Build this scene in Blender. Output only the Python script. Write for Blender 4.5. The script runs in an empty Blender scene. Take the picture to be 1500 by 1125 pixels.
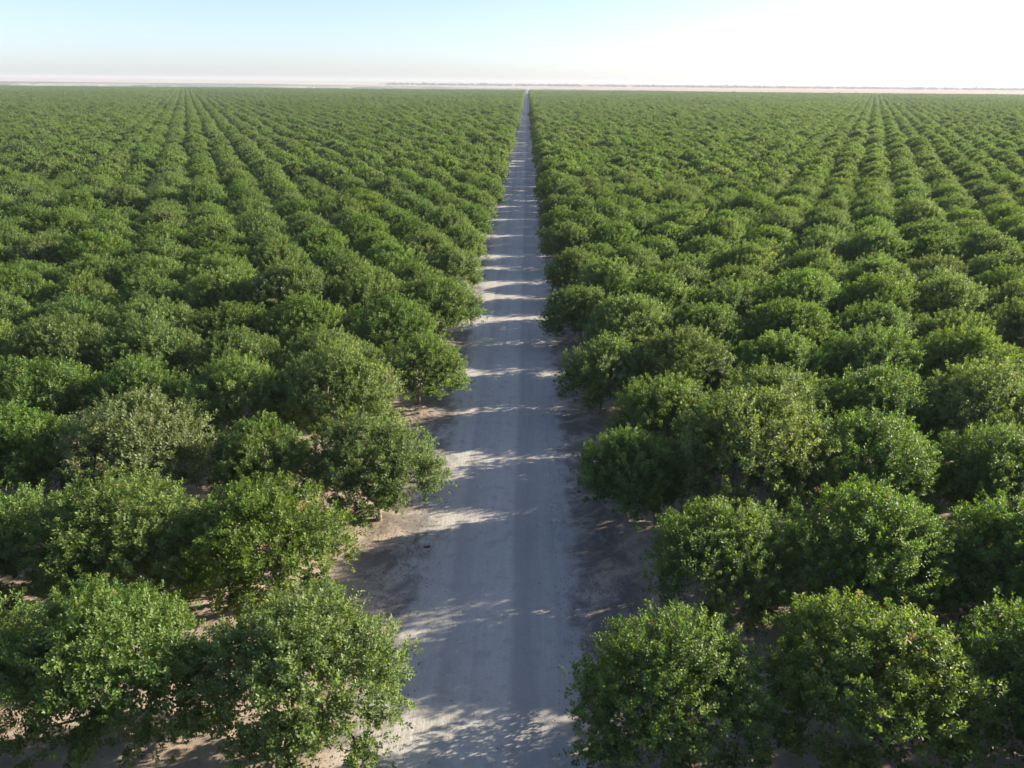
import bpy, math, random
import numpy as np
from mathutils import Vector, Matrix, Euler

SEED = 11
rng = np.random.default_rng(SEED)
random.seed(SEED)
scene = bpy.context.scene
C = scene.collection
R = math.radians

# ------------------------------------------------------------------ layout
CAM_H = 18.5
CAM_X = 0.98
ROW = 6.1             # distance between orchard rows (along the road)
HALF = 2.69           # half the distance between trees inside a row
Y0 = 27.9 - 2 * ROW   # first row in view
Y_END = 1510.0
F_PX, W_PX, H_PX = 1060.0, 1500.0, 1125.0
PITCH, YAW, ROLL = 22.60, 0.95, 0.50
SUN_EL, SUN_AZ = 20.2, 17.5


# ------------------------------------------------------------------ helpers
def tag(o, label=None, cat=None, group=None, kind=None):
    if label: o['label'] = label
    if cat: o['category'] = cat
    if group: o['group'] = group
    if kind: o['kind'] = kind
    return o


def link(name, data, parent=None):
    o = bpy.data.objects.new(name, data)
    C.objects.link(o)
    if parent is not None:
        o.parent = parent
    return o


def mesh_np(name, v, f, mats, mat_idx=None, smooth=False, colors=None):
    """v (n,3), f: list of (m,k) arrays with the same k per array"""
    me = bpy.data.meshes.new(name)
    v = np.asarray(v, dtype=np.float32)
    me.vertices.add(len(v))
    me.vertices.foreach_set('co', v.ravel())
    loops = np.concatenate([np.asarray(a, dtype=np.int32).ravel() for a in f])
    tot = np.concatenate([np.full(len(a), np.asarray(a).shape[1], dtype=np.int32) for a in f])
    start = np.concatenate([[0], np.cumsum(tot)[:-1]]).astype(np.int32)
    me.loops.add(len(loops))
    me.loops.foreach_set('vertex_index', loops)
    me.polygons.add(len(tot))
    me.polygons.foreach_set('loop_start', start)
    me.polygons.foreach_set('loop_total', tot)
    for m in mats:
        me.materials.append(m)
    if mat_idx is not None:
        me.polygons.foreach_set('material_index', np.asarray(mat_idx, dtype=np.int32))
    if smooth is True:
        me.polygons.foreach_set('use_smooth', np.ones(len(tot), dtype=bool))
    elif smooth is not False:
        me.polygons.foreach_set('use_smooth', np.asarray(smooth, dtype=bool))
    if colors is not None:
        a = me.color_attributes.new('tint', 'FLOAT_COLOR', 'POINT')
        a.data.foreach_set('color', np.asarray(colors, dtype=np.float32).ravel())
    me.update(calc_edges=True)
    me.validate()
    return me


class NT:
    """tiny node-graph helper"""
    def __init__(self, name):
        self.m = bpy.data.materials.new(name)
        self.m.use_nodes = True
        self.t = self.m.node_tree
        self.t.nodes.clear()
        self.out = self.t.nodes.new('ShaderNodeOutputMaterial')

    def n(self, typ, **kw):
        x = self.t.nodes.new(typ)
        for k, v in kw.items():
            setattr(x, k, v)
        return x

    def set(self, sock, v):
        if isinstance(v, bpy.types.NodeSocket):
            self.t.links.new(v, sock)
        elif isinstance(v, (tuple, list)) and len(v) == 3 and sock.type == 'RGBA':
            sock.default_value = (*v, 1)
        else:
            sock.default_value = v

    def math(self, op, a, b=0.0, c=None):
        x = self.n('ShaderNodeMath', operation=op)
        self.set(x.inputs[0], a); self.set(x.inputs[1], b)
        if c is not None: self.set(x.inputs[2], c)
        return x.outputs[0]

    def smooth(self, v, lo, hi):
        x = self.n('ShaderNodeMapRange', interpolation_type='SMOOTHSTEP')
        self.set(x.inputs[0], v); x.inputs[1].default_value = lo; x.inputs[2].default_value = hi
        return x.outputs[0]

    def mix(self, f, a, b, blend='MIX'):
        x = self.n('ShaderNodeMix', data_type='RGBA', blend_type=blend)
        self.set(x.inputs[0], f); self.set(x.inputs[6], a); self.set(x.inputs[7], b)
        return x.outputs[2]

    def noise(self, vec, scale, detail=4, rough=.55, dist=0.0):
        x = self.n('ShaderNodeTexNoise')
        self.set(x.inputs['Vector'], vec)
        x.inputs['Scale'].default_value = scale
        x.inputs['Detail'].default_value = detail
        x.inputs['Roughness'].default_value = rough
        x.inputs['Distortion'].default_value = dist
        return x.outputs[0]

    def vmul(self, vec, s):
        x = self.n('ShaderNodeVectorMath', operation='MULTIPLY')
        self.set(x.inputs[0], vec); x.inputs[1].default_value = s
        return x.outputs[0]

    def principled(self, color, rough=.9, spec=.2, normal=None):
        p = self.n('ShaderNodeBsdfPrincipled')
        self.set(p.inputs['Base Color'], color)
        self.set(p.inputs['Roughness'], rough)
        self.set(p.inputs['Specular IOR Level'], spec)
        if normal is not None: self.set(p.inputs['Normal'], normal)
        return p.outputs[0]

    def surface(self, s):
        self.t.links.new(s, self.out.inputs['Surface'])
        return self.m


# ------------------------------------------------------------------ materials
def mat_leaf(name, gain=1.0):
    g = NT(name)
    at = g.n('ShaderNodeAttribute', attribute_name='tint')
    oi = g.n('ShaderNodeObjectInfo')
    hs = g.n('ShaderNodeHueSaturation')
    g.set(hs.inputs['Color'], at.outputs['Color'])
    r = oi.outputs['Random']
    g.set(hs.inputs['Hue'], g.math('MULTIPLY_ADD', r, .022, .489))
    r2 = g.math('FRACT', g.math('MULTIPLY', r, 17.31))
    # vigour differs from patch to patch of the orchard
    pn = g.noise(g.vmul(oi.outputs['Location'], (.011, .011, 0)), 1.0, 2)
    g.set(hs.inputs['Value'], g.math('MULTIPLY_ADD', pn, .5, g.math('MULTIPLY_ADD', r2, .28 * gain, .76 * gain)))
    r3 = g.math('FRACT', g.math('MULTIPLY', r, 41.7))
    g.set(hs.inputs['Saturation'], g.math('MULTIPLY_ADD', r3, .22, .86))
    col = hs.outputs[0]
    p = g.n('ShaderNodeBsdfPrincipled')
    g.set(p.inputs['Base Color'], col)
    p.inputs['Roughness'].default_value = .50
    p.inputs['Specular IOR Level'].default_value = .42
    tr = g.n('ShaderNodeBsdfTranslucent')
    g.set(tr.inputs['Color'], g.mix(1.0, col, (1.5, 1.5, .55), 'MULTIPLY'))
    mx = g.n('ShaderNodeMixShader')
    mx.inputs[0].default_value = .46
    g.t.links.new(p.outputs[0], mx.inputs[1]); g.t.links.new(tr.outputs[0], mx.inputs[2])
    return g.surface(mx.outputs[0])


def mat_bark():
    g = NT('bark')
    tc = g.n('ShaderNodeTexCoord').outputs['Object']
    n1 = g.noise(g.vmul(tc, (1, 1, .25)), 14, 5, .65)
    n2 = g.noise(tc, 3.0, 3)
    col = g.mix(g.smooth(n1, .35, .7), (.13, .11, .095), (.30, .265, .23))
    col = g.mix(g.math('MULTIPLY', g.smooth(n2, .5, .75), .5), col, (.36, .33, .29))
    b = g.n('ShaderNodeBump'); b.inputs['Strength'].default_value = .6; b.inputs['Distance'].default_value = .02
    g.set(b.inputs['Height'], n1)
    return g.surface(g.principled(col, .85, .2, b.outputs[0]))


def mat_ground():
    """bare earth of the orchard floor and the graded dirt road: one recipe, so the road fades into the verge"""
    g = NT('dirt')
    geo = g.n('ShaderNodeNewGeometry').outputs['Position']
    sep = g.n('ShaderNodeSeparateXYZ'); g.set(sep.inputs[0], geo)
    x, y = sep.outputs[0], sep.outputs[1]
    # slow wander of edges and wheel tracks
    wob = g.math('MULTIPLY_ADD', g.noise(g.vmul(geo, (.15, .05, 1)), 1.0, 2), 1.4, -.7)
    wob2 = g.math('MULTIPLY_ADD', g.noise(geo, .9, 4, .6), 2.4, -1.2)
    xt = g.math('MULTIPLY_ADD', wob, .35, x)
    xe = g.math('ADD', g.math('ADD', g.math('ABSOLUTE', g.math('ADD', x, .35)), wob), g.math('MULTIPLY', wob2, .55))
    fine = g.noise(geo, 9.0, 6, .7)
    mid = g.noise(geo, 1.6, 5, .6)
    big = g.noise(geo, .35, 4, .6)
    streak = g.noise(g.vmul(geo, (3.2, .12, 1)), 1.0, 5, .65)
    streak2 = g.noise(g.vmul(geo, (11.0, .35, 1)), 1.0, 3, .6)
    # orchard floor
    soil = g.mix(g.smooth(mid, .3, .7), (.29, .245, .20), (.42, .36, .30))
    soil = g.mix(g.smooth(big, .45, .7), soil, (.37, .29, .225))
    # road surface: pale packed dust with darker wheel bands
    road = g.mix(g.smooth(streak, .2, .8), (.37, .365, .345), (.46, .452, .42))
    road = g.mix(g.math('MULTIPLY', g.smooth(streak2, .45, .75), .30), road, (.31, .30, .29))

    def band(a, b, soft):
        u = g.smooth(xt, a - soft, a + soft)
        w = g.math('SUBTRACT', 1.0, g.smooth(xt, b - soft * 2.2, b + soft * 2.2))
        return g.math('MULTIPLY', u, w)
    dark = (.255, .255, .258)
    wear = g.math('MULTIPLY_ADD', g.smooth(g.noise(g.vmul(geo, (1.0, .1, 1)), 1.2, 4), .25, .7), .5, .45)
    road = g.mix(g.math('MULTIPLY', band(.70, 1.65, .15), g.math('MULTIPLY', wear, .72)), road, dark)
    road = g.mix(g.math('MULTIPLY', band(1.6, 3.1, .35), g.math('MULTIPLY', wear, .38)), road, dark)
    road = g.mix(g.math('MULTIPLY', band(-1.75, -1.15, .18), g.math('MULTIPLY', wear, .5)), road, dark)
    road = g.mix(g.math('MULTIPLY', band(-.25, .68, .12), .45), road, (.49, .465, .42))
    road = g.mix(g.math('MULTIPLY', g.smooth(mid, .48, .70), .6), road, (.30, .285, .265))
    on_road = g.math('SUBTRACT', 1.0, g.smooth(xe, 3.0, 5.0))
    col = g.mix(on_road, soil, road)
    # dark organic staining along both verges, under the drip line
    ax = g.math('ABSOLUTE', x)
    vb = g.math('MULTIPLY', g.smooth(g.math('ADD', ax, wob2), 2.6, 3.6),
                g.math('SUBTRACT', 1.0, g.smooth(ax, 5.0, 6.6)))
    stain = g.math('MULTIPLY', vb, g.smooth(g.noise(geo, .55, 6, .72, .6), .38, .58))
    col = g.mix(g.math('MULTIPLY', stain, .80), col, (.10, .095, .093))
    # specks: clods, dry leaf crumbs
    sp = g.smooth(g.noise(geo, 26.0, 3, .6), .63, .70)
    col = g.mix(g.math('MULTIPLY', sp, .7), col, (.12, .10, .085))
    sp2 = g.smooth(g.noise(geo, 17.0, 3, .6), .66, .72)
    col = g.mix(g.math('MULTIPLY', sp2, .5), col, (.58, .53, .46))
    col = g.mix(g.math('MULTIPLY', g.smooth(fine, .3, .75), .22), col, (.20, .17, .14))
    # open country past the orchard: dry stubble in broad strips
    far = g.smooth(y, Y_END + 8, Y_END + 14)
    f1 = g.noise(g.vmul(geo, (.0006, .004, 1)), 1.0, 3)
    fld = g.mix(g.smooth(f1, .42, .58), (.335, .25, .185), (.39, .31, .245))
    f2 = g.noise(g.vmul(geo, (.0009, .0075, 1)), 1.0, 2)
    fld = g.mix(g.smooth(f2, .60, .66), fld, (.30, .27, .20))
    col = g.mix(far, col, fld)
    bmp = g.n('ShaderNodeBump'); bmp.inputs['Strength'].default_value = .55; bmp.inputs['Distance'].default_value = .05
    hh = g.math('MULTIPLY_ADD', fine, .5, g.math('MULTIPLY_ADD', streak2, .35, g.math('MULTIPLY', mid, .8)))
    g.set(bmp.inputs['Height'], hh)
    return g.surface(g.principled(col, .95, .15, bmp.outputs[0]))


def mat_plain(name, c1, c2, scale, rough=.9):
    g = NT(name)
    geo = g.n('ShaderNodeNewGeometry').outputs['Position']
    col = g.mix(g.smooth(g.noise(geo, scale, 4), .35, .65), c1, c2)
    return g.surface(g.principled(col, rough, .2))


def mat_volume(name, color, density, aniso):
    g = NT(name)
    v = g.n('ShaderNodeVolumePrincipled')
    g.set(v.inputs['Color'], color)
    v.inputs['Density'].default_value = density
    v.inputs['Anisotropy'].default_value = aniso
    g.t.links.new(v.outputs[0], g.out.inputs['Volume'])
    return g.m


M_LEAF = mat_leaf('leaf')
M_BARK = mat_bark()
M_DIRT = mat_ground()
M_NUT = mat_plain('nut_hull', (.42, .22, .16), (.50, .34, .20), 9.0, .6)
M_LITTER = mat_plain('dry_litter', (.10, .075, .055), (.24, .17, .11), 3.0)
M_FARWOOD = mat_plain('far_foliage', (.045, .062, .034), (.075, .092, .05), .05)
M_HILL = mat_plain('dry_hill', (.34, .27, .22), (.42, .33, .27), .002)
M_WHITE = mat_plain('white_sheet', (.78, .78, .77), (.82, .82, .81), .5, .5)


# ------------------------------------------------------------------ tree model
def unit(v):
    return v / (np.linalg.norm(v, axis=-1, keepdims=True) + 1e-9)


def tube(path, radii, sides=6):
    path = np.asarray(path, float); n = len(path)
    V, F = [], []
    for i, p in enumerate(path):
        d = path[min(i + 1, n - 1)] - path[max(i - 1, 0)]
        d = d / (np.linalg.norm(d) + 1e-9)
        a = np.cross(d, [0, 0, 1.0] if abs(d[2]) < .9 else [1.0, 0, 0]); a /= np.linalg.norm(a)
        b = np.cross(d, a)
        for k in range(sides):
            t = 2 * math.pi * k / sides
            V.append(p + radii[i] * (math.cos(t) * a + math.sin(t) * b))
    for i in range(n - 1):
        for k in range(sides):
            k2 = (k + 1) % sides
            F.append((i * sides + k, i * sides + k2, (i + 1) * sides + k2, (i + 1) * sides + k))
    return np.array(V), np.array(F)


class Acc:
    def __init__(self): self.v, self.f, self.n = [], [], 0
    def add(self, v, f):
        self.v.append(v); self.f.append(f + self.n); self.n += len(v)
    def get(self): return np.concatenate(self.v), np.concatenate(self.f)


def leaf_batch(r, base, direc, up, length, width, fold):
    """folded rhombic leaflets: 4 points, 2 triangles each"""
    n = len(base)
    d = unit(direc)
    s = unit(np.cross(d, up))
    nrm = np.cross(s, d)
    mid = base + d * (length * .52)[:, None]
    l = mid - s * (width * .5)[:, None] + nrm * (width * fold)[:, None]
    q = mid + s * (width * .5)[:, None] + nrm * (width * fold)[:, None]
    tip = base + d * length[:, None] - nrm * (length * .10)[:, None]
    V = np.stack([base, l, tip, q], 1).reshape(-1, 3)
    i = np.arange(n)[:, None] * 4
    F = np.concatenate([i + np.array([[0, 2, 1]]), i + np.array([[0, 3, 2]])])
    return V, F


def make_tree(seed, n_shoots=2100, leaves=18, pale=0.0, leaf_scale=1.0, interior=9500):
    r = np.random.default_rng(seed)
    RAD = 2.75 * r.uniform(.95, 1.05)
    TOP = 4.75 * r.uniform(.95, 1.05)
    ZB = 1.55
    wood = Acc()
    lean = r.normal(0, .10, 2)
    th = r.uniform(.95, 1.2)
    tr = r.uniform(.125, .155)
    tp = np.array([[0, 0, -.12], [0, 0, .08], [lean[0] * .3, lean[1] * .3, th * .5], [lean[0], lean[1], th], [lean[0] * 1.1, lean[1] * 1.1, th + .28]])
    wood.add(*tube(tp, [tr * 1.5, tr * 1.18, tr, tr * 1.05, tr * .85], 10))
    top = tp[3] + np.array([0, 0, .08])
    # lobes of the crown, each carried on a limb
    lobes = []
    skew = r.normal(0, .17, 2)
    n_sc = r.integers(3, 5)
    a0 = r.uniform(0, 6.28)
    rings = [(9, .725, .08), (5, .40, .22), (9, .625, .51), (5, .37, .82), (2, .10, .93)]
    for cnt, rr, hh in rings:
        off = r.uniform(0, 6.28)
        for k in range(cnt):
            a = off + 2 * math.pi * (k + r.uniform(-.28, .28)) / cnt
            rad = RAD * rr * r.uniform(.84, 1.14)
            z = ZB + .25 + (TOP - ZB - .95) * (hh + r.uniform(-.13, .13))
            lobes.append((np.array([rad * math.cos(a) + skew[0], rad * math.sin(a) + skew[1], z]), r.uniform(.50, .98)))
    scaf = []
    for k in range(n_sc):
        a = a0 + 2 * math.pi * (k + r.uniform(-.15, .15)) / n_sc
        e = np.array([math.cos(a) * .75, math.sin(a) * .75, th + .95 + r.uniform(-.1, .25)])
        m = top + (e - top) * .5 + np.array([math.cos(a) * .12, math.sin(a) * .12, -.06])
        wood.add(*tube([top - [0, 0, .12], m, e], [tr * .72, tr * .58, tr * .46], 7))
        scaf.append(e)
    shoots_p, shoots_d, shoots_l, shoots_w = [], [], [], []
    per = n_shoots // len(lobes)
    for c, lr in lobes:
        s = min(scaf, key=lambda q: np.linalg.norm(q[:2] - c[:2]))
        m1 = s + (c - s) * .45 + r.normal(0, .10, 3)
        wood.add(*tube([s, m1, c], [tr * .42, tr * .30, tr * .17], 5))
        out = unit(c - np.array([0, 0, ZB - .3]))
        for k in range(4):
            q = c + unit(out * .8 + r.normal(0, .6, 3)) * lr * .8
            wood.add(*tube([m1 + (c - m1) * r.uniform(.3, 1), (c + q) / 2 + r.normal(0, .05, 3), q], [tr * .16, tr * .11, tr * .05], 4))
        # sprays: tufts of shoots that leave gaps between them
        n = max(4, int(per / 7 * lr ** 2 / .60))
        d = unit(r.normal(0, 1, (n * 3, 3)))
        w = d @ out + r.uniform(-.55, .55, n * 3)
        d = d[np.argsort(-w)[:n]]
        p = c + d * (lr * np.where(r.random(n) < .25, r.uniform(.45, .8, n), r.uniform(.80, 1.16, n)))[:, None]
        sd = unit(d * .6 + out * .3 + np.array([0, 0, .75]) + r.normal(0, .25, (n, 3)))
        m_ = 7
        ii = np.repeat(np.arange(n), m_)
        spread = r.uniform(.10, .24, n)[ii]
        off = r.normal(0, 1, (n * m_, 3)) * spread[:, None]
        shoots_p.append(p[ii] + off)
        shoots_d.append(unit(sd[ii] + off * 2.2 + r.normal(0, .18, (n * m_, 3))))
        shoots_l.append(r.uniform(.14, .42, n * m_))
    # long upright water shoots that break the outline
    m_ = 46
    ii = np.repeat(np.arange(m_), 6); n = len(ii)
    a = r.uniform(0, 6.28, m_)[ii] + r.normal(0, .05, n); q = (np.sqrt(r.random(m_)) * RAD * .86)[ii] + r.normal(0, .11, n)
    p = np.stack([q * np.cos(a), q * np.sin(a), ZB + (TOP - ZB - .45) * np.sqrt(np.maximum(0, 1 - (q / RAD) ** 2))], 1)
    sd = unit(np.array([0, 0, 1.0]) + np.stack([np.cos(a), np.sin(a), 0 * a], 1) * (q / RAD * .8)[:, None] + r.normal(0, .18, (n, 3)))
    shoots_p.append(p); shoots_d.append(sd); shoots_l.append(r.uniform(.4, .95, n))
    P = np.concatenate(shoots_p); D = np.concatenate(shoots_d); Ln = np.concatenate(shoots_l)
    ok = P[:, 2] > 1.33 + .12 * np.sin(3 * np.arctan2(P[:, 1], P[:, 0]) + seed)
    P, D, Ln = P[ok], D[ok], Ln[ok]
    ns = len(P)
    idx = np.repeat(np.arange(ns), leaves)
    j = np.tile(np.arange(leaves), ns)
    n = len(idx)
    s = ((j + r.random(n)) / leaves) ** .55
    ax = D[idx]
    A = unit(np.cross(ax, np.array([.31, .17, .93])))
    B = np.cross(ax, A)
    ang = j * 2.39996 + r.uniform(0, 6.28, ns)[idx] + r.normal(0, .35, n)
    rad = A * np.cos(ang)[:, None] + B * np.sin(ang)[:, None]
    base = P[idx] + ax * (s * Ln[idx])[:, None] + rad * .03
    cl = np.clip(s, 0, 1)
    direc = rad * (1.0 - .45 * cl)[:, None] + ax * (.25 + .55 * cl)[:, None] + r.normal(0, .22, (n, 3))
    ln = r.uniform(.088, .145, n) * leaf_scale * (1 - .15 * cl)
    wd = ln * r.uniform(.48, .62, n)
    V, F = leaf_batch(r, base, direc, ax + r.normal(0, .15, (n, 3)), ln, wd, r.uniform(.05, .28, n))
    shoot_t = r.normal(0, 1, ns)[idx]
    t = np.clip(.5 + .26 * shoot_t + r.normal(0, .16, n) + .12 * (cl - .5), 0, 1)
    # interior foliage that closes the crown
    m = interior
    lp = np.array([l[0] for l in lobes]); lq = np.array([l[1] for l in lobes])
    k = r.integers(0, len(lobes), m)
    ib = lp[k] + unit(r.normal(0, 1, (m, 3))) * (lq[k] * r.uniform(.1, .75, m))[:, None]
    iln = r.uniform(.10, .16, m) * leaf_scale
    V2, F2 = leaf_batch(r, ib, r.normal(0, 1, (m, 3)) + [0, 0, -.2], unit(r.normal(0, .6, (m, 3)) + [0, 0, 1]), iln, iln * .62, r.uniform(.05, .2, m))
    V = np.concatenate([V, V2]); F = np.concatenate([F, F2 + 4 * n])
    t = np.concatenate([t, np.clip(r.normal(.4, .18, m), 0, 1)])
    dark = np.array([.040, .092, .022]); lite = np.array([.148, .222, .054])
    if pale: lite = lite * (1 - pale) + np.array([.185, .225, .105]) * pale; dark = dark * (1 - pale * .5) + np.array([.06, .085, .035]) * pale * .5
    col = dark + (lite - dark) * t[:, None]
    tot = len(t)
    yel = r.random(tot) < .010
    col[yel] = np.array([.24, .20, .045]) * r.uniform(.7, 1.1, (yel.sum(), 1))
    rust = (r.random(ns) < .003)[np.minimum(idx, ns - 1)]
    rust = np.concatenate([rust, np.zeros(m, bool)])
    col[rust] = np.array([.19, .135, .075]) * r.uniform(.7, 1.2, (rust.sum(), 1))
    col = np.repeat(col, 4, 0)
    col = np.concatenate([col, np.ones((len(col), 1))], 1)
    # bunches of nuts: hanging lumps of small hulls
    nb = 34
    pick = r.choice(ns, nb, replace=False)
    na = Acc()
    ico_v = np.array([[0, 0, 1], [.9, 0, 0], [0, .9, 0], [-.9, 0, 0], [0, -.9, 0], [0, 0, -1.2]])
    ico_f = np.array([[0, 1, 2], [0, 2, 3], [0, 3, 4], [0, 4, 1], [5, 2, 1], [5, 3, 2], [5, 4, 3], [5, 1, 4]])
    for q in pick:
        o = P[q] + D[q] * Ln[q] * .8
        for h in range(9):
            na.add(o + r.normal(0, .045, 3) + ico_v * r.uniform(.014, .022), ico_f)
    return wood.get(), (V, F, col), na.get()


N_VAR = 11
VAR = []
for i in range(N_VAR):
    (wv, wf), (lv, lf, lc), (nv, nf) = make_tree(100 + i, pale=(.75 if i == 10 else 0.0), n_shoots=(1900 if i == 10 else 2300))
    trunk = mesh_np('trunk', wv, [wf], [M_BARK], smooth=True)
    crown = mesh_np('crown', lv, [lf], [M_LEAF], colors=lc)
    nuts = mesh_np('nut_bunches', nv, [nf], [M_NUT], smooth=True)
    VAR.append((trunk, crown, nuts))

# simplified relatives for the mass of the orchard
LOD_COL = bpy.data.collections.new('orchard_models')
for i in range(6):
    (wv, wf), (lv, lf, lc), (nv, nf) = make_tree(300 + i, n_shoots=1150, leaves=12, leaf_scale=1.75, interior=1700)
    V = np.concatenate([wv, lv])
    colors = np.concatenate([np.ones((len(wv), 4)), lc])
    mi = np.concatenate([np.zeros(len(wf)), np.ones(len(lf))])
    me = mesh_np('orchard_model', V, [wf, lf + len(wv)], [M_BARK, M_LEAF], mat_idx=mi, colors=colors)
    LOD_COL.objects.link(bpy.data.objects.new('orchard_model', me))

# ------------------------------------------------------------------ camera
cam_d = bpy.data.cameras.new('camera')
cam = link('camera', cam_d)
cam.location = (CAM_X, 0, CAM_H)
cam_d.sensor_width = 36
cam_d.lens = 36 * F_PX / W_PX
cam_d.clip_start = .5
cam_d.clip_end = 30000
cam.rotation_mode = 'QUATERNION'
rot = Matrix.Rotation(R(YAW), 3, 'Z') @ Matrix.Rotation(R(90 - PITCH), 3, 'X') @ Matrix.Rotation(R(ROLL), 3, 'Z')
cam.rotation_quaternion = rot.to_quaternion()
scene.camera = cam
RI = rot.transposed()


def project(p):
    q = RI @ (Vector(p) - cam.location)
    if q.z > -.3: return None
    return (W_PX / 2 + F_PX * q.x / -q.z, H_PX / 2 - F_PX * q.y / -q.z, -q.z)


# ------------------------------------------------------------------ lattice of trees
def lattice():
    k = -3
    while True:
        y = Y0 + k * ROW
        if y > Y_END: return
        wide = .78 * max(y, 5) + 26
        odd = k % 2
        j = 3 if odd else 2
        n = 1
        while j * HALF < wide + 3:
            for s in (-1, 1):
                yield k, s, n, s * j * HALF, y
            j += 2; n += 1
        k += 1


ORD = ['', 'first', 'second', 'third', 'fourth', 'fifth', 'sixth', 'seventh', 'eighth', 'ninth', 'tenth', 'eleventh', 'twelfth',
       'thirteenth', 'fourteenth', 'fifteenth', 'sixteenth', 'seventeenth', 'eighteenth', 'nineteenth', 'twentieth',
       'twenty-first', 'twenty-second', 'twenty-third', 'twenty-fourth', 'twenty-fifth', 'twenty-sixth', 'twenty-seventh', 'twenty-eighth']
SPECIAL = {(2, 1, 2): (10, 1.24, 0), (2, -1, 3): (10, 1.16, 0), (2, -1, 2): (2, .90, 0), (2, 1, 1): (3, .88, .25), (0, 1, 1): (1, .97, .35),
           (0, -1, 1): (5, 1.05, .2), (4, 1, 1): (4, .92, .2), (6, 1, 1): (0, .94, .15)}

cands, mass = [], []
for k, s, n, x, y in lattice():
    q = project((x, y, 2.6))
    near = y < 190
    if k >= 0 and near and q and q[2] < 140:
        m = 2.6 * F_PX / q[2]
        if -m < q[0] < W_PX + m and q[1] - m * .7 < H_PX:
            cands.append((q[2], k, s, n, x, y)); continue
    mass.append((k, x, y))
cands.sort()
keep = cands[:300]
mass += [(c[1], c[4], c[5]) for c in cands[300:]]

GROUP = 'pistachio trees in the rows beside the dirt road'
for depth, k, s, n, x, y in keep:
    dx = 0.0
    vi = int(rng.integers(0, N_VAR - 1)); sc = rng.uniform(.96, 1.11)
    if rng.random() < .05: sc *= 1.10
    if k > 6 and rng.random() < .035: sc *= .78
    if s > 0 and n == 1 and k % 2 == 0: sc *= .93
    if s < 0 and n == 1: sc *= .96; dx = -.12
    if (k, s, n) in SPECIAL:
        vi, sc, dx = SPECIAL[(k, s, n)]
    trunk, crown, nuts = VAR[vi]
    root = link('pistachio_tree', None)
    root.location = (x + dx + rng.normal(0, .13), y + rng.normal(0, .16), 0)
    root.rotation_euler = (0, 0, rng.uniform(-.55, .55) + math.pi * int(rng.integers(0, 2)))
    root.scale = (sc * rng.uniform(.94, 1.04), sc * rng.uniform(.87, .95),   # a little wider along the row than across it
                  sc * rng.uniform(.93, 1.07))
    look = 'tall pale' if vi == 10 else ('small green' if sc < .92 else 'leafy green')
    side = 'left' if s < 0 else 'right'
    tag(root, f'{look} pistachio tree, {ORD[n]} {side} of the road in {ORD[k + 1]} row from the front', 'tree', GROUP)
    link('trunk', trunk, root)
    link('crown', crown, root)
    if depth < 75:
        nb = link('nut_bunches', nuts, root); nb['kind'] = 'stuff'

# the rest of the orchard: one object
pts = np.array([(x, y, 0.0) for k, x, y in mass], dtype=np.float32)
pts[:, 0] += rng.normal(0, .11, len(pts)); pts[:, 1] += rng.normal(0, .11, len(pts))
# a few gaps where trees were replanted or lost
me = bpy.data.meshes.new('orchard')
me.vertices.add(len(pts)); me.vertices.foreach_set('co', pts.ravel())
patch = .5 + .5 * np.sin(pts[:, 0] * .021 + 1.7 * np.sin(pts[:, 1] * .011)) * np.sin(pts[:, 1] * .017 + pts[:, 0] * .006)
scl = np.clip(rng.normal(1.01, .075, len(pts)) + .05 * (patch - .5), .75, 1.28)
scl = np.where(pts[:, 1] < 11, scl * .74, scl)   # younger trees nearest the camera
scl = np.where(rng.random(len(pts)) < .012, scl * .6, scl).astype(np.float32)
a = me.attributes.new('scl', 'FLOAT', 'POINT'); a.data.foreach_set('value', scl)
a = me.attributes.new('rotz', 'FLOAT', 'POINT'); a.data.foreach_set('value', (rng.uniform(-.55, .55, len(pts)) + math.pi * rng.integers(0, 2, len(pts))).astype(np.float32))
a = me.attributes.new('pick', 'INT', 'POINT'); a.data.foreach_set('value', rng.integers(0, 6, len(pts)).astype(np.int32))
orchard = link('orchard', me)
tag(orchard, 'far rows of green pistachio trees stretching to the horizon on both sides of the road', 'orchard', kind='stuff')
ng = bpy.data.node_groups.new('orchard_rows', 'GeometryNodeTree')
ng.interface.new_socket('Geometry', in_out='INPUT', socket_type='NodeSocketGeometry')
ng.interface.new_socket('Geometry', in_out='OUTPUT', socket_type='NodeSocketGeometry')
gi = ng.nodes.new('NodeGroupInput'); go = ng.nodes.new('NodeGroupOutput')
ip = ng.nodes.new('GeometryNodeInstanceOnPoints')
ci = ng.nodes.new('GeometryNodeCollectionInfo'); ci.inputs['Collection'].default_value = LOD_COL
ci.inputs['Separate Children'].default_value = True; ci.inputs['Reset Children'].default_value = True
ip.inputs['Pick Instance'].default_value = True


def named(nm, typ):
    x = ng.nodes.new('GeometryNodeInputNamedAttribute'); x.data_type = typ; x.inputs['Name'].default_value = nm
    return x.outputs[0]


cx = ng.nodes.new('ShaderNodeCombineXYZ'); ng.links.new(named('rotz', 'FLOAT'), cx.inputs[2])
ng.links.new(gi.outputs[0], ip.inputs['Points'])
ng.links.new(ci.outputs[0], ip.inputs['Instance'])
ng.links.new(named('pick', 'INT'), ip.inputs['Instance Index'])
ng.links.new(cx.outputs[0], ip.inputs['Rotation'])
vm = ng.nodes.new('ShaderNodeVectorMath'); vm.operation = 'MULTIPLY'; vm.inputs[1].default_value = (.96, .94, 1.04)
ng.links.new(named('scl', 'FLOAT'), vm.inputs[0]); ng.links.new(vm.outputs[0], ip.inputs['Scale'])
ng.links.new(ip.outputs[0], go.inputs[0])
md = orchard.modifiers.new('rows', 'NODES'); md.node_group = ng


# ------------------------------------------------------------------ ground and road
def axis(parts):
    out = []
    for a, b, st in parts:
        out += list(np.arange(a, b, st))
    return np.array(out + [parts[-1][1]])


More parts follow.
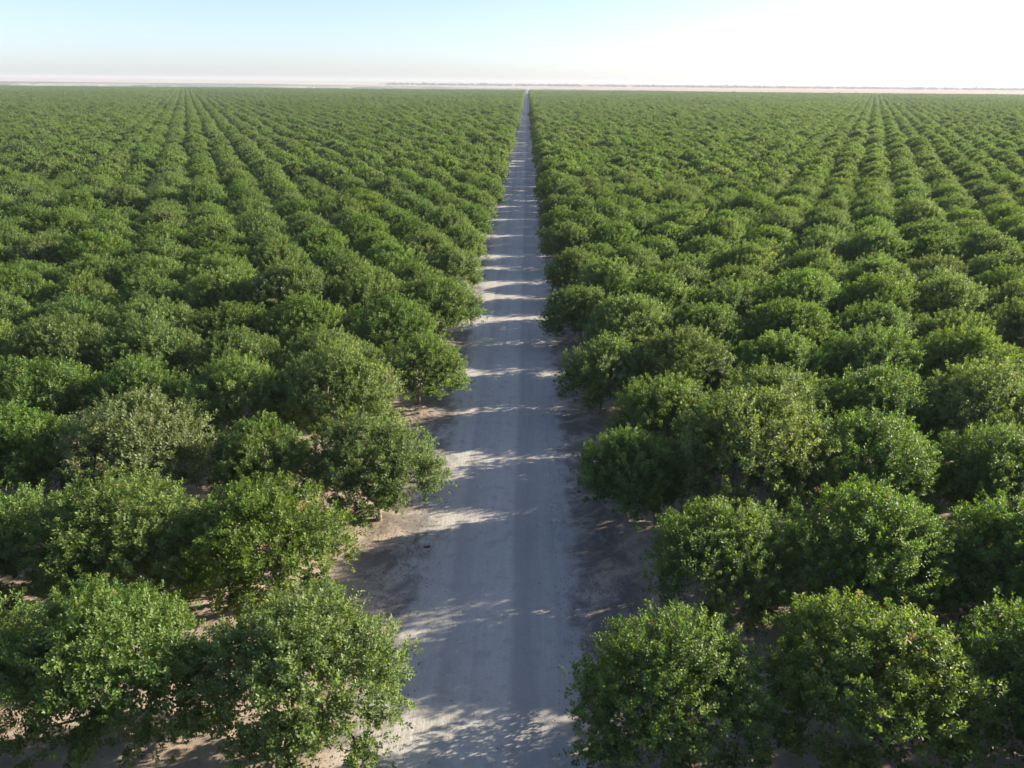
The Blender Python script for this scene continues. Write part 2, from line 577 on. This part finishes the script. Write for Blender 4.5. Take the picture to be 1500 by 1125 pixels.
def ground_z(X, Y):
    ph = (Y - Y0) / ROW
    dy = (ph - np.round(ph)) * ROW
    wig = .25 * np.sin(X * .9 + Y * .3) + .15 * np.sin(X * 2.3 - Y)
    ridge = .17 * np.exp(-((dy + wig * .6) / .75) ** 2)
    side = np.clip((np.abs(X) - 3.9) / 1.2, 0, 1)
    lump = .025 * np.sin(X * 1.7 + 1.3 * np.sin(Y * 1.1)) * np.sin(Y * 1.9 + X * .6) + .02 * np.sin(X * 4.1 + Y * 2.2) * np.sin(Y * 3.7 - X * 1.4)
    fade = np.clip((140 - Y) / 40, 0, 1)
    return (ridge + lump) * side * fade


def grid(xs, ys, zf):
    X, Y = np.meshgrid(xs, ys)
    V = np.stack([X, Y, zf(X, Y)], -1).reshape(-1, 3)
    nx, ny = len(xs), len(ys)
    i = (np.arange(ny - 1)[:, None] * nx + np.arange(nx - 1)[None, :]).ravel()
    F = np.stack([i, i + 1, i + nx + 1, i + nx], 1)
    return V, F


half = axis([(0, 12, .25), (12, 40, .7), (40, 160, 6), (160, 1600, 80), (1600, 8300, 670)])
xs = np.concatenate([-half[:0:-1], half])
ys = axis([(-55, 6, 4), (6, 70, .25), (70, 150, .6), (150, 400, 10), (400, 2000, 80), (2000, 10300, 830)])
V, F = grid(xs, ys, ground_z)
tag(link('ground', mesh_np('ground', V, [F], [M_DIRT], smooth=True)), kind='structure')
rx = np.arange(-3.6, 3.61, .3)
ry = axis([(-54, 6, 4), (6, 150, 1.0), (150, Y_END, 40)])
V, F = grid(rx, ry, lambda X, Y: .004 + .035 * (1 - (X / 3.6) ** 2) * .5 + 0 * Y)
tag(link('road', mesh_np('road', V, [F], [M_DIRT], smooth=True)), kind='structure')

# leaf litter and clods on the verges
n = 26000
lx = rng.choice([-1, 1], n) * (4.6 + rng.normal(0, 1.1, n))
wide_ = rng.random(n) < .35
lx = np.where(wide_, rng.uniform(-24, 24, n), lx)
ly = rng.uniform(9, 75, n)
keepm = (np.abs(lx) > 2.2) | (rng.random(n) < .12)
lx, ly = lx[keepm], ly[keepm]; n = len(lx)
lz = ground_z(lx, ly) + .014 + np.where(np.abs(lx) < 3.6, .02, 0)
base = np.stack([lx, ly, lz], 1)
dd = unit(np.stack([rng.normal(0, 1, n), rng.normal(0, 1, n), rng.normal(0, .15, n)], 1))
ll = rng.uniform(.03, .10, n)
V, F = leaf_batch(rng, base, dd, np.array([0, 0, 1.0]) + rng.normal(0, .25, (n, 3)), ll, ll * .6, np.full(n, .15))
tag(link('leaf_litter', mesh_np('leaf_litter', V, [F], [M_LITTER])), 'dry fallen leaves and crumbs strewn over the verges of the dirt road', 'leaf litter', kind='stuff')

# a small red scrap lying on the left verge
v = []
for iu in range(7):
    for iv in range(6):
        v.append((iu * .055 - .16 + .015 * math.sin(iv * 2.1), iv * .05 - .12 + .02 * math.sin(iu * 1.7), .035 + .03 * math.sin(iu * 1.9 + iv) + .022 * math.cos(iv * 2.3 - iu)))
f = [(a * 6 + b, (a + 1) * 6 + b, (a + 1) * 6 + b + 1, a * 6 + b + 1) for a in range(6) for b in range(5)]
rag = link('rag', mesh_np('rag', np.array(v), [np.array(f)], [mat_plain('red_cloth', (.10, .035, .035), (.15, .05, .045), 12)], smooth=True))
so = rag.modifiers.new('thick', 'SOLIDIFY'); so.thickness = .012
rag.location = (-3.05, 26.0, .02); rag.rotation_euler = (0, 0, .2); rag.scale = (.8, .5, .5)
tag(rag, 'small dull red scrap lying on the left verge beside the road', 'rag')

# ------------------------------------------------------------------ beyond the orchard
# a second block of trees, seen as one canopy, whose far edge runs slantwise
xs = np.arange(-3300, 900, 13.0); ys = np.arange(0, 1.001, .0125)
XX, TT = np.meshgrid(xs, ys)
far_edge = np.interp(XX, [-3300, -1200, 0, 420, 900], [4300, 3500, 2150, 1640, 1600])
YY = Y_END + 45 + (far_edge - Y_END - 45) * TT
ZZ = 3.6 + rng.uniform(-.9, 1.5, XX.shape)
ZZ[0] = 0; ZZ[-1] = 0; ZZ[:, 0] = 0; ZZ[:, -1] = 0
V = np.stack([XX, YY, ZZ], -1).reshape(-1, 3)
nx, ny = XX.shape[1], XX.shape[0]
i = (np.arange(ny - 1)[:, None] * nx + np.arange(nx - 1)[None, :]).ravel()
F = np.stack([i, i + 1, i + nx + 1, i + nx], 1)
tag(link('far_orchard', mesh_np('far_orchard', V, [F], [M_FARWOOD])), 'hazy grey green tree block beyond the orchard, left of the road', 'orchard', kind='stuff')

# tree line on the horizon: lumpy crowns of many leaf-clump faces
nt = 900
tx = rng.uniform(-900, 4300, nt); ty = rng.uniform(4700, 5400, nt)
th_ = rng.gamma(4, 1.1, nt) + 6
vs, fs, off = [], [], 0
for q in range(nt):
    m = 26
    p = unit(rng.normal(0, 1, (m, 3))) * np.array([rng.uniform(10, 34), 8, th_[q] * .5]) * rng.uniform(.5, 1, (m, 1))
    p += [tx[q], ty[q], th_[q] * .5]
    p[:, 2] = np.maximum(p[:, 2], .2)
    e = rng.normal(0, 3.2, (m, 3, 3))
    tri = p[:, None, :] + e
    tri[..., 2] = np.maximum(tri[..., 2], 0)
    vs.append(tri.reshape(-1, 3)); fs.append(np.arange(m * 3).reshape(m, 3) + off); off += m * 3
tag(link('tree_line', mesh_np('tree_line', np.concatenate(vs), [np.concatenate(fs)], [M_FARWOOD])),
    'thin blue grey line of trees along the horizon', 'tree line', kind='stuff')

# low hills on the left horizon
hx = np.linspace(-8200, 8200, 240); hy = np.linspace(5600, 7800, 14)
def hz(X, Y):
    t = (Y - 5600) / 2200
    prof = np.interp(X, [-8200, -6000, -3500, -1500, 0, 2500, 8200], [36, 33, 27, 19, 14, 11, 12])
    return -.5 + prof * np.sin(np.clip(t, 0, 1) * math.pi) ** .7 * (1 + .12 * np.sin(X * .0031) + .07 * np.sin(X * .011 + 2))
V, F = grid(hx, hy, hz)
tag(link('hills', mesh_np('hills', V, [F], [M_HILL], smooth=True)), kind='structure')

# tiny white building at the far edge of the orchard
sh = link('shed', None); sh.location = (-418, Y_END + 14, 0)
tag(sh, 'tiny white building at the far left edge of the orchard, just below the horizon', 'building')
def box(x0, x1, y0, y1, z0, z1):
    v = np.array([(x, y, z) for x in (x0, x1) for y in (y0, y1) for z in (z0, z1)], float)
    f = np.array([[0, 1, 3, 2], [4, 6, 7, 5], [0, 4, 5, 1], [2, 3, 7, 6], [0, 2, 6, 4], [1, 5, 7, 3]])
    return v, f
v, f = box(-1.4, 1.4, -1.6, 1.6, 0, 5.9)
link('wall', mesh_np('wall', v, [f], [M_WHITE]), sh)
v = np.array([(-1.6, -1.9, 5.9), (1.6, -1.9, 5.9), (1.6, 1.9, 5.9), (-1.6, 1.9, 5.9), (-1.6, 0, 6.7), (1.6, 0, 6.7)])
rf = mesh_np('roof', v, [np.array([[0, 1, 5, 4], [2, 3, 4, 5], [0, 3, 2, 1]]), np.array([[0, 4, 3], [1, 2, 5]])], [M_WHITE])
link('roof', rf, sh)


# ------------------------------------------------------------------ dust and haze
def blob(name, parts, mat, label, seed):
    """a cloud of raised dust: uneven closed lumps merged in one object"""
    r = np.random.default_rng(seed)
    vs, fs, off = [], [], 0
    for (cx_, cy_, rx_, ry_, h) in parts:
        nu, nv = 28, 9
        ph = r.uniform(0, 6.28, 6)
        v = []
        for iv in range(nv + 1):
            e = iv / nv * math.pi / 2
            for iu in range(nu):
                a_ = 2 * math.pi * iu / nu
                w = 1 + .22 * math.sin(3 * a_ + ph[0]) + .16 * math.sin(5 * a_ + ph[1] + 2 * e) + .10 * math.sin(9 * a_ + ph[2] + 5 * e)
                v.append((cx_ + rx_ * w * math.cos(e) * math.cos(a_), cy_ + ry_ * w * math.cos(e) * math.sin(a_), .3 + h * math.sin(e) * (.75 + .25 * w)))
        v = np.array(v)
        f = []
        for iv in range(nv):
            for iu in range(nu):
                u2 = (iu + 1) % nu
                f.append((iv * nu + iu, iv * nu + u2, (iv + 1) * nu + u2, (iv + 1) * nu + iu))
        f = np.array(f)
        cap = np.array([[0, k + 1, k] for k in range(1, nu - 1)])
        topc = np.array([[nv * nu, nv * nu + k, nv * nu + k + 1] for k in range(1, nu - 1)])
        vs.append(v); fs.append((f + off, cap + off, topc + off)); off += len(v)
    me_ = mesh_np(name, np.concatenate(vs), [np.concatenate([a[0] for a in fs]), np.concatenate([np.concatenate([a[1], a[2]]) for a in fs])], [mat], smooth=True)
    return tag(link(name, me_), label, 'dust', kind='stuff')


M_DUST = mat_volume('dust', (.80, .82, .86), .011, .1)
M_DUST2 = mat_volume('thin_dust', (.70, .74, .79), .0016, .1)
E = Y_END
blob('dust_cloud', [(-965, E + 35, 34, 12, 10), (-1010, E + 40, 22, 14, 11), (-920, E + 30, 20, 9, 8), (-850, E + 34, 26, 12, 9), (-800, E + 29, 15, 9, 8),
                    (-738, E + 32, 28, 12, 8), (-700, E + 32, 15, 8, 9), (-455, E + 35, 34, 14, 8), (-360, E + 32, 26, 10, 8)], M_DUST,
     'white dust drifting low behind the far left end of the orchard', 3)
blob('dust_haze', [(-950, E + 300, 380, 200, 11), (-500, E + 270, 380, 190, 10), (-80, E + 230, 380, 170, 9)], M_DUST2,
     'thin veil of pale dust over the fields past the left rows', 4)
blob('road_dust', [(2, E + 22, 5, 14, 10), (-11, E + 18, 6, 9, 6)], M_DUST, 'small puff of white dust at the far end of the road', 5)

v, f = box(-8420, 8420, -60, 10420, -1.0, 50)
hz_o = link('haze', mesh_np('haze', v, [f], [mat_volume('air', (.52, .575, .665), .00016, .05)]))
tag(hz_o, kind='stuff')

# ------------------------------------------------------------------ light
w = bpy.data.worlds.new('World'); scene.world = w; w.use_nodes = True
nt_ = w.node_tree; nt_.nodes.clear()
sky = nt_.nodes.new('ShaderNodeTexSky'); sky.sky_type = 'NISHITA'; sky.sun_disc = False
sky.sun_elevation = R(SUN_EL)
sky.sun_rotation = R(90 - SUN_AZ)
sky.air_density = .7; sky.dust_density = .85; sky.ozone_density = 2.2; sky.altitude = 60
bg = nt_.nodes.new('ShaderNodeBackground'); bg.inputs[1].default_value = .075
wo = nt_.nodes.new('ShaderNodeOutputWorld')
tint = nt_.nodes.new('ShaderNodeMix'); tint.data_type = 'RGBA'; tint.blend_type = 'MULTIPLY'; tint.inputs[0].default_value = 1.0
tint.inputs[7].default_value = (1.10, 1.02, 1.05, 1)
veil = nt_.nodes.new('ShaderNodeMix'); veil.data_type = 'RGBA'; veil.inputs[0].default_value = .12     # thin high haze evens the sky out
veil.inputs[7].default_value = (2.75, 3.3, 4.0, 1)
nt_.links.new(sky.outputs[0], tint.inputs[6]); nt_.links.new(tint.outputs[2], veil.inputs[6]); nt_.links.new(veil.outputs[2], bg.inputs[0]); nt_.links.new(bg.outputs[0], wo.inputs[0])

sd = bpy.data.lights.new('sun', 'SUN'); sd.energy = 5.0; sd.angle = R(.53); sd.color = (1.0, .86, .66)
sun = link('sun', sd)
to_sun = Vector((math.cos(R(SUN_EL)) * math.cos(R(SUN_AZ)), math.cos(R(SUN_EL)) * math.sin(R(SUN_AZ)), math.sin(R(SUN_EL))))
sun.rotation_mode = 'QUATERNION'
sun.rotation_quaternion = to_sun.to_track_quat('Z', 'Y')
sun.location = (60, 20, 50)

vs_ = scene.view_settings
scene.display_settings.display_device = 'sRGB'
vs_.view_transform = 'Standard'; vs_.look = 'None'; vs_.gamma = 1.0; vs_.use_curve_mapping = False
vs_.exposure = 1.72
cy = scene.cycles
cy.max_bounces = 6; cy.diffuse_bounces = 3; cy.glossy_bounces = 2; cy.transmission_bounces = 3; cy.volume_bounces = 1
cy.use_denoising = True
